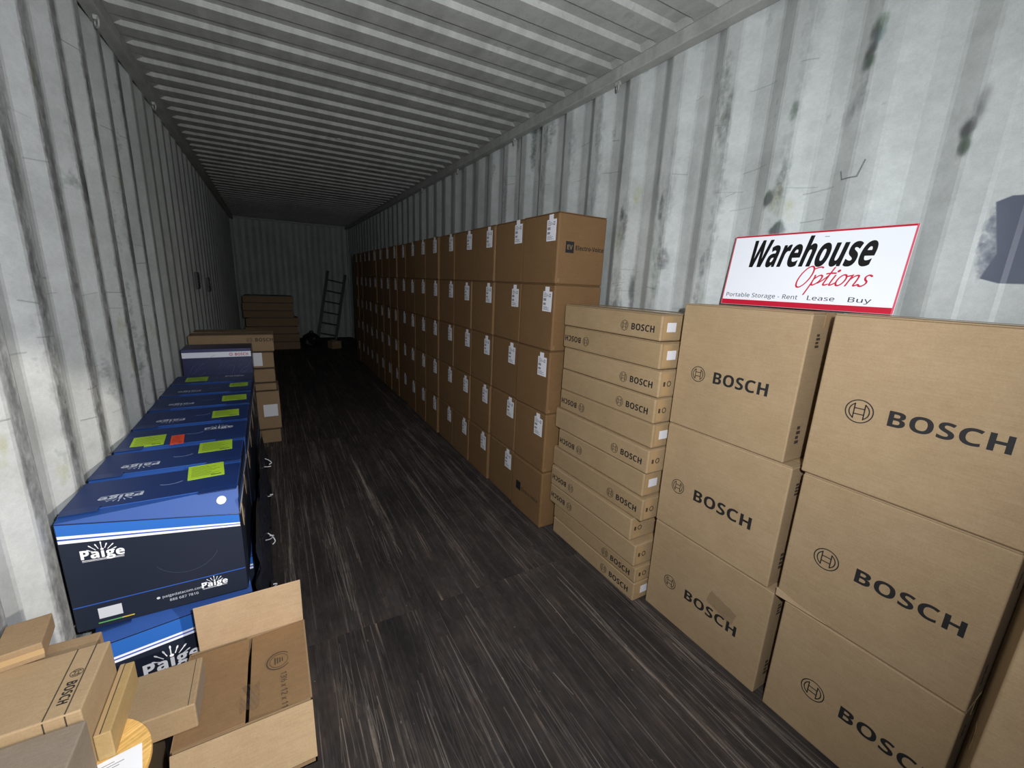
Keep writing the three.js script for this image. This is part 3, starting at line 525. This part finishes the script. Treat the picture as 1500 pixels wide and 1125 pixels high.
  // torn dark stretch film along the aisle side of the blue boxes
  seed = 4242;
  const film = thing('stretch_film', 'torn dark plastic film hanging along the aisle side of blue boxes', 'plastic film', [xs + W / 2 + 0.021, 0, -2.3]);
  const sheet = new THREE.PlaneGeometry(1.3, 0.46, 80, 30), p = sheet.attributes.position;
  for (let i = 0; i < p.count; i++) { const u = p.getX(i), v = p.getY(i), e = Math.min(1, (0.23 - v) * 6); p.setZ(i, 0.018 + e * (0.016 * Math.sin(u * 23 + v * 7 + Math.sin(v * 17) * 1.4) + 0.009 * Math.sin(u * 61 - v * 33))); p.setY(i, v + (v > 0.2 ? 0.05 * Math.sin(u * 9) : v < -0.2 ? 0.06 * Math.sin(u * 14 + 1) : 0)); }
  sheet.computeVertexNormals(); part('film_sheet', sheet.rotateY(Math.PI / 2).translate(0, 0.32, 0), M.film, film);
  for (const [z, y, l, a] of [[0.35, 0.34, 0.05, 0.9], [0.2, 0.29, 0.05, -0.7], [-0.25, 0.44, 0.05, 0.3], [-0.42, 0.42, 0.04, -0.5], [0.5, 0.2, 0.035, 1.3], [-0.1, 0.33, 0.04, 0.6]]) {
    const c = new THREE.CatmullRomCurve3([[0.03, 0, 0], [0.05, l * 0.35 * Math.sin(a), l * 0.4], [0.062, l * Math.sin(a), l * 0.8], [0.05, l * 1.2 * Math.sin(a), l]].map((q) => new THREE.Vector3(...q)));
    const t = part('strap_tail', new THREE.TubeGeometry(c, 12, 0.0026, 5), M.white, film); t.position.set(0.0, y, z); t.userData.label = 'white strap end';
  }
}
// navy lettered box and flat brown cartons behind the cable boxes
{
  const tex = canvasTex(1024, 520, (c, w, h) => {
    c.fillStyle = '#0f1b4a'; c.fillRect(0, 0, w, h); c.fillStyle = '#2c2f60'; c.fillRect(0, 0, w, 50); c.fillStyle = '#e6e9f2'; c.fillRect(0, 50, w, 92);
    c.fillStyle = '#c23a3a'; c.font = 'bold 66px sans-serif'; c.fillText('BOSCH', 770, 122); c.strokeStyle = '#c23a3a'; c.lineWidth = 5; c.beginPath(); c.arc(715, 97, 26, 0, 7); c.stroke(); c.strokeRect(702, 82, 26, 30);
    seed = 31; c.strokeStyle = 'rgba(90,110,170,0.6)'; for (let i = 0; i < 26; i++) { c.lineWidth = rr(1, 5); const x = rr(0, w), y = rr(170, h); c.beginPath(); c.moveTo(x, y); c.quadraticCurveTo(x + rr(20, 90), y - rr(20, 80), x + rr(60, 160), y - rr(30, 160)); c.stroke(); }
  });
  const o = thing('navy_box', 'dark blue box with a white band standing behind the cable boxes', 'box', [-0.37, 0.7, -3.87]);
  part('body', at(rbox(0.43, 0.232, 0.25, 0.004), 0, 0.116, 0), blueGloss(0.03, 0.035, 0.12), o);
  part('printed_front', new THREE.PlaneGeometry(0.424, 0.226).translate(0, 0.116, 0.1256), gloss(tex), o);
  const s = thing('support_carton', 'brown carton under the dark blue box with the white band', 'carton', [-0.37, 0, -3.87]); cartonParts(s, 0.42, 0.7, 0.24, M.kraftMid[0]);
  const E = [[0, 0.121, 0], [0.121, 0.478, 0.012], [0.478, 0.552, -0.004], [0.552, 0.68, -0.006], [0.68, 0.825, -0.006], [0.825, 0.98, 0.004]];
  const lab = ['lowest flat brown carton on the floor behind the navy box', 'tall brown carton with white label in the pile behind the navy box', 'thin brown carton just above the tall labelled one', 'flat brown carton third from the top of the pile behind navy box', 'flat brown carton with large pale label, second from top', 'topmost flat brown carton with lettering behind the navy box'];
  E.forEach(([y0, y1, dx], i) => {
    const w = 0.59, d = 0.42, c = thing('brown_carton', lab[i], 'carton', [-0.596 + w / 2 + (dx + 0.006) / 2, y0 + (i ? 0.012 : 0), -4.15 - d / 2], 0, 'brown cartons piled behind the blue boxes');
    cartonParts(c, w + dx, y1 - y0 - (i ? 0.0125 : 0.0005), d, M.kraftMid[(i + 1) % 3], { axis: 'x' });
    if (y0 > 0) part('spacer', box(w * 0.96, 0.0112, d * 0.9, 0, -0.0058, -0.02), M.black, c);
    if (i === 1) part('shipping_label', box(0.11, 0.11, 0.0008, 0.225, 0.17, d / 2 + 0.0008), M.white, c);
    if (i === 4) part('shipping_label', box(0.10, 0.115, 0.0008, 0.155, 0.075, d / 2 + 0.0008), M.white, c);
    if (i === 5) print(c, logo(0.13, 0.03, 0.022, 0.02), '+z', [0.12, 0.1, d / 2 + 0.0004], M.inkBrown, 0, 'printed_logo');
  });
}

// ------------------------------------------------------------------ foreground pile, lower left
{
  const mk = (name, label, x0, x1, y0, y1, z0, z1, mat, yaw = 0, opt = {}) => { const o = thing(name, label, 'carton', [(x0 + x1) / 2, y0, (z0 + z1) / 2], yaw); cartonParts(o, x1 - x0, y1 - y0, z1 - z0, mat, { r: 0.004, axis: 'x', ...opt }); return o; };
  // navy carton on the floor carrying the cable reel
  mk('navy_carton', 'dark navy carton on the floor under the wooden cable reel', -0.598, -0.345, 0, 0.16, -1.135, -0.8, M.navy, 0, { tapeMat: M.navy });
  { const o = thing('cable_reel', 'wooden cable reel with pale round flange and white paper label', 'cable reel', [-0.4475, 0.16, -0.985]);
    const gr = fbm(256, 256, [[3, 60, 0.7], [6, 120, 0.6], [40, 40, 0.2]], 61), wood = new THREE.MeshStandardMaterial({ map: dataTex(256, 256, (x, y, i) => { const g = gr[i] * 60; return [222 + g, 178 + g * 0.9, 104 + g * 0.8].map((v) => Math.max(0, Math.min(255, v))); }), roughness: 0.55 });
    const fl = (y) => { const g = new THREE.CylinderGeometry(0.143, 0.143, 0.016, 48, 1); const l = new THREE.LatheGeometry([[0.0, 0], [0.141, 0], [0.143, 0.002], [0.143, 0.014], [0.141, 0.016], [0, 0.016]].map(([a, b]) => new THREE.Vector2(a, b)), 48); return metreUV(l, 4).translate(0, y, 0).rotateY(0.6); };
    part('flange', fl(0), wood, o); part('flange', fl(0.284), wood, o);
    const prof = [[0.05, 0.016]]; for (let i = 0; i < 30; i++) for (let k = 0; k < 4; k++) prof.push([0.1 + 0.0045 * Math.sin(k * Math.PI / 3), 0.018 + (i + k / 4) * 0.0088]); prof.push([0.05, 0.284]);
    part('cable_winding', new THREE.LatheGeometry(prof.map(([a, b]) => new THREE.Vector2(a, b)), 40), new THREE.MeshStandardMaterial({ color: new THREE.Color(0.02, 0.03, 0.16), roughness: 0.4 }), o);
    const pt = canvasTex(256, 160, (c, w, h) => { c.fillStyle = '#eceef2'; c.fillRect(0, 0, w, h); c.fillStyle = '#8a8c94'; for (let i = 0; i < 4; i++) c.fillRect(40, 26 + i * 14, 80 + (i * 47) % 70, 4); });
    const pg = new THREE.PlaneGeometry(0.085, 0.075).rotateX(-Math.PI / 2); const lb = part('paper_label', pg, new THREE.MeshStandardMaterial({ map: pt, roughness: 0.6 }), o); lb.position.set(0.088, 0.3008, 0.012); lb.rotation.y = 0.2; }
  // cartons behind: one low support, one taller
  mk('low_carton', 'low brown carton against the wall under the upright box pile', -0.598, -0.385, 0, 0.245, -1.365, -1.16, M.kraftMid[1]);
  mk('tall_carton', 'brown carton on edge, half hidden behind the lettered carton', -0.595, -0.430, 0.245, 0.606, -1.252, -1.194, M.kraftMid[2], 0, { flaps: false });
  { const o = mk('small_carton', 'small taped brown carton lying atop the carton on edge', -0.592, -0.516, 0.62, 0.662, -1.292, -1.182, M.kraftMid[0], 0.15, { r: 0.003, flaps: false }); part('tape_strip', box(0.078, 0.014, 0.0007, 0, 0.02, 0.0554), M.tape, o); }
  { const x0 = -0.595, x1 = -0.397, z0 = -1.188, z1 = -0.995, o = mk('lettered_carton', 'square kraft carton with lettered band between two lines on top', x0, x1, 0.461, 0.62, z0, z1, M.kraftPale[1], 0, { r: 0.004, flaps: false });
    const cx = (x0 + x1) / 2, cz = (z0 + z1) / 2, top = 0.159;
    print(o, logo(0.058, 0.017, 0.011, 0.012), '+y', [-0.434 - cx, top + 0.0003, -1.108 - cz], M.ink, -Math.PI / 2 + 0.0, 'printed_logo');
    for (const x of [-0.453, -0.421]) { part('band_line', merge([box(0.0022, 0.0004, z1 - z0 - 0.004, x - cx + 0, top + 0.0003, 0), box(0.0022, 0.05, 0.0004, x - cx + 0, top - 0.028, (z1 - z0) / 2 + 0.0003)]), M.inkBrown, o); } }
  { const o = mk('narrow_carton', 'narrow upright kraft carton beside the lettered carton', -0.396, -0.367, 0.461, 0.53, -1.203, -1.009, M.kraftYellow, 0, { r: 0.003, flaps: false }); part('tape_strip', box(0.008, 0.0006, 0.192, -0.008, 0.0693, 0), M.tape, o); part('band_line', box(0.0016, 0.0005, 0.192, -0.003, 0.0697, 0), M.inkBrown, o); }
  { const o = mk('grey_carton', 'greyish carton corner nearest the camera, in front of the lettered carton', -0.595, -0.389, 0.461, 0.6, -0.988, -0.77, M.greyBoard, 0, { r: 0.004, flaps: false }); }
  { const o = mk('plain_carton', 'plain kraft carton bridging the open carton and low carton', -0.428, -0.266, 0.252, 0.332, -1.376, -1.205, M.kraftPale[2], 0.0, { r: 0.004, flaps: false }); part('cut_end', box(0.0012, 0.07, 0.16, 0.0812, 0.038, 0), M.greyBoard, o); part('crease', box(0.0014, 0.0005, 0.165, 0.066, 0.0802, 0), M.inkBrown, o); }
  // open-topped carton with one flap standing, one hanging out
  { const x0 = -0.322, x1 = 0.02, z0 = -1.5, z1 = -1.152, h = 0.25, w = x1 - x0, d = z1 - z0, t = 0.005;
    const o = thing('open_carton', 'large carton with one flap standing up and the near flap hanging', 'carton', [(x0 + x1) / 2, 0, (z0 + z1) / 2]);
    part('body', merge([metreUV(new THREE.BoxGeometry(t, h, d), 2).translate(-w / 2 + t / 2, h / 2, 0), metreUV(new THREE.BoxGeometry(t, h, d), 2).translate(w / 2 - t / 2, h / 2, 0), metreUV(new THREE.BoxGeometry(w, h, t), 2).translate(0, h / 2, -d / 2 + t / 2), metreUV(new THREE.BoxGeometry(w, h, t), 2).translate(0, h / 2, d / 2 - t / 2), metreUV(new THREE.BoxGeometry(w, t, d), 2).translate(0, t / 2, 0)]), M.kraftMid[1], o);
    const flap = (gx, gz, pts, mat, name, thick = 0.004) => { };
    const panel = (pw, pl, bend = 0) => { const g = new RoundedBoxGeometry(pw, 0.004, pl, 1, 0.0015); return metreUV(g, 2, 0.3, 0.1); };
    // far flap stands
    const far = part('flap', panel(w - 0.03, 0.176).translate(0, 0, -0.088), M.kraftInside, o); far.position.set(0.012, h, -d / 2 + 0.003); far.rotation.x = Math.PI / 2 + 0.04; 
    // side flaps folded in, slightly sunk towards the middle
    const lf = part('flap', panel(w / 2 - 0.003, d - 0.02).translate((w / 2 - 0.003) / 2, 0, 0), M.kraftFlap, o); lf.position.set(-w / 2 + 0.001, h - 0.002, 0.004); lf.rotation.z = 0.012;
    const rf = part('flap', panel(w / 2 - 0.006, d - 0.012).translate(-(w / 2 - 0.006) / 2, 0, 0), M.kraftFlap, o); rf.position.set(w / 2 - 0.001, h - 0.002, 0); rf.rotation.z = 0.05;
    // near flap hangs outward
    const nf = part('flap', panel(w, 0.15).translate(0, 0, 0.075), M.kraftPale[2], o); nf.position.set(0, h, d / 2 + 0.003); nf.rotation.x = 1.05;
    const ring = merge([flat([ringShape(0.036, 0.033), ringShape(0.027, 0.0255)]), ...[0, 1, 2, 3].map((k) => flat([rect(-0.015 + k * 0.002, -0.012 + k * 0.007, 0.028 - k * 0.004, 0.003)]))]);
    const ry = (x) => h + 0.001 + (x - w / 2) * 0.05;
    print(o, ring, '+y', [0.085, ry(0.085), -0.02], M.inkBrown, -Math.PI / 2, 'printed_seal').rotation.z += 0; 
    print(o, textGeo('13½ x 12 x 11', 0.13, 0.017, fontR), '+y', [0.098, ry(0.098) + 0.0008, 0.1], M.inkBrown, -Math.PI / 2, 'printed_size');
    const tp = new THREE.PlaneGeometry(0.05, 0.09, 10, 14), q = tp.attributes.position; for (let i = 0; i < q.count; i++) q.setZ(i, 0.004 + 0.006 * Math.sin(q.getX(i) * 160 + q.getY(i) * 70)); tp.computeVertexNormals();
    const ct = part('clear_tape', tp.rotateX(-Math.PI / 2), M.clear, o); ct.position.set(0.008, h + 0.001, 0.09);
    const marks = merge(Array.from({ length: 8 }, (_, k) => [box(0.004, 0.0006, 0.016, k * 0.0105, 0, 0), box(0.005, 0.0006, 0.010, k * 0.0105 + 0.002, 0, 0.018)]).flat());
    const pm = part('printed_marks', marks.translate(-w / 2 + 0.02, 0.0024, 0.075), M.inkBrown, nf); }
}

// ------------------------------------------------------------------ fittings and clutter deeper in
{
  const vent = (z, y, label) => { const o = thing('wall_vent', label, 'vent', [XL + 0.001, y, z], Math.PI / 2);
    part('cover', metreUV(new RoundedBoxGeometry(0.13, 0.16, 0.022, 2, 0.004)), M.steelDark, o);
    for (let i = 0; i < 5; i++) part('louvre', box(0.1, 0.008, 0.012, 0, -0.056 + i * 0.028, 0.012).rotateX(0), M.black, o); };
  vent(-5.24, 1.39, 'nearer of two small dark vents on the corrugated wall'); vent(-6.1, 1.33, 'farther of two small dark vents on the corrugated wall');
  const names = ['first', 'second', 'third', 'fourth', 'fifth'];
  const ring = (x, z, s, label) => { const o = thing('lashing_ring', label, 'lashing ring', [x, YC - 0.07, z], 0, 'lashing rings under the roof rails');
    const t = part('ring', new THREE.TorusGeometry(0.022, 0.0045, 8, 22), M.rail, o); t.rotation.y = Math.PI / 2 - s * 0.5; t.position.y = -0.014;
    part('bracket', metreUV(new RoundedBoxGeometry(0.02, 0.018, 0.034, 2, 0.003)), M.rail, o); };
  [-0.84, -1.972, -3.1, -4.23, -5.36].forEach((z, i) => ring(XR - 0.03, z, 1, `lashing ring above the large cartons side, ${names[i]} from the entrance`));
  [-1.72, -2.85, -3.98].forEach((z, i) => ring(XL + 0.03, z, -1, `lashing ring above the blue boxes side, ${names[i]} from the entrance`));
  const b = thing('roof_plug', 'small pale round plug in the corrugated roof', 'plug', [0.625, YC + 0.012, -4.236]); part('disc', new THREE.CylinderGeometry(0.014, 0.016, 0.02, 20), M.white, b); part('rim', new THREE.TorusGeometry(0.016, 0.003, 6, 20).rotateX(Math.PI / 2).translate(0, -0.008, 0), M.white, b);
  // far pile of flat cartons
  const H = [0.16, 0.16, 0.15, 0.17, 0.14, 0.15, 0.13]; let y = 0;
  const lab = ['lowest', 'second from the bottom', 'third from the bottom', 'middle', 'third from the top', 'second from the top', 'topmost'];
  H.forEach((h, i) => { seed = 70 + i; const o = thing('distant_carton', `flat carton in the dark far pile, ${lab[i]}`, 'carton', [rr(-0.02, 0.02) + (i > 3 ? -0.02 : 0.01), y, -9.8], rr(-0.02, 0.02), 'flat cartons piled at the far end'); cartonParts(o, 0.86 + (i < 4 ? 0.05 : 0), h - 0.012, 0.5, M.kraftMid[i % 3], { tape: false }); part('spacer', box(0.8, 0.011, 0.44, 0, h - 0.0062, 0), M.black, o); y += h; });
  // leaning ladder, bag, crate
  const L = thing('ladder', 'dark ladder leaning at the far wall', 'ladder', [1.09, 0.01, -10.6]); L.rotation.set(-0.16, 0, -0.2);
  for (const s of [-1, 1]) part('stile', box(0.06, 1.6, 0.03, s * 0.19, 0.8, 0), M.steelDark, L);
  for (let i = 0; i < 6; i++) part('rung', new THREE.CylinderGeometry(0.015, 0.015, 0.38, 10).rotateZ(Math.PI / 2).translate(0, 0.15 + i * 0.25, 0), M.steelDark, L);
  const lump = (name, label, cat, x, z, sx, sy, sz, mat, sd) => { const g = new THREE.IcosahedronGeometry(1, 4), p = g.attributes.position; for (let i = 0; i < p.count; i++) { const v = new THREE.Vector3().fromBufferAttribute(p, i), k = 1 + 0.1 * Math.sin(v.x * 5 + sd) * Math.cos(v.z * 6) + 0.06 * Math.sin(v.y * 9 + v.x * 7 + sd); p.setXYZ(i, v.x * k * sx, Math.max(-0.7, v.y * k) * sy, v.z * k * sz); } g.computeVertexNormals();
    const o = thing(name, label, cat, [x, sy * 0.7, z]); part('sack', g, mat, o); part('tied_neck', new THREE.CylinderGeometry(0.03, 0.05, 0.08, 10).translate(0, sy * 1.0, 0), mat, o); };
  lump('dark_bag', 'dark slumped bag on the floor beside the far carton pile', 'bag', 0.72, -9.9, 0.2, 0.17, 0.2, M.black, 1);
  const cr = thing('small_crate', 'small brown carton among the dark clutter near the ladder', 'carton', [1.12, 0, -9.5], 0.4); cartonParts(cr, 0.2, 0.16, 0.2, M.kraftMid[0]);
}
{ // work lamp on a stand beside the camera: its glowing face and its light
  const o = thing('work_lamp', 'small work lamp on a tripod stand beside the doorway', 'lamp', [LAMP.x, 0, LAMP.z + 0.06]);
  const dir = LAMP_AIM.clone().normalize(), yaw = Math.atan2(-dir.x, -dir.z), h = LAMP.y;
  const head = part('lamp_head', new RoundedBoxGeometry(0.11, 0.08, 0.05, 3, 0.01), M.black, o); head.position.set(0, h, 0); head.rotation.set(Math.asin(dir.y), yaw, 0, 'YXZ');
  part('lamp_face', new RoundedBoxGeometry(0.08, 0.05, 0.004, 1, 0.001).translate(0, 0, -0.026), new THREE.MeshStandardMaterial({ color: 0xffffff, emissive: new THREE.Color(1, 0.98, 0.94), emissiveIntensity: 3 }), head);
  part('pole', new THREE.CylinderGeometry(0.011, 0.014, h - 0.06, 12).translate(0, (h - 0.06) / 2 + 0.02, 0), M.steelDark, o);
  for (let k = 0; k < 3; k++) { const l = part('leg', new THREE.CylinderGeometry(0.008, 0.008, 0.5, 8).translate(0, -0.25, 0), M.steelDark, o); l.position.set(0, 0.42, 0); l.rotation.set(0.56, k * 2.094 + 0.5, 0, 'YXZ'); }
  const spot = new THREE.SpotLight(0xf6f9ff, 14, 0, 1.54, 0.9, 2); spot.position.copy(LAMP).addScaledVector(dir, 0.02); spot.position.z += 0.0; spot.target.position.copy(LAMP).add(dir);
  spot.castShadow = true; spot.shadow.radius = 1.2; spot.shadow.mapSize.set(2048, 2048); scene.add(spot, spot.target);
}
scene.traverse((o) => { if (o.isMesh) shade(o); });
renderer.render(scene, camera);
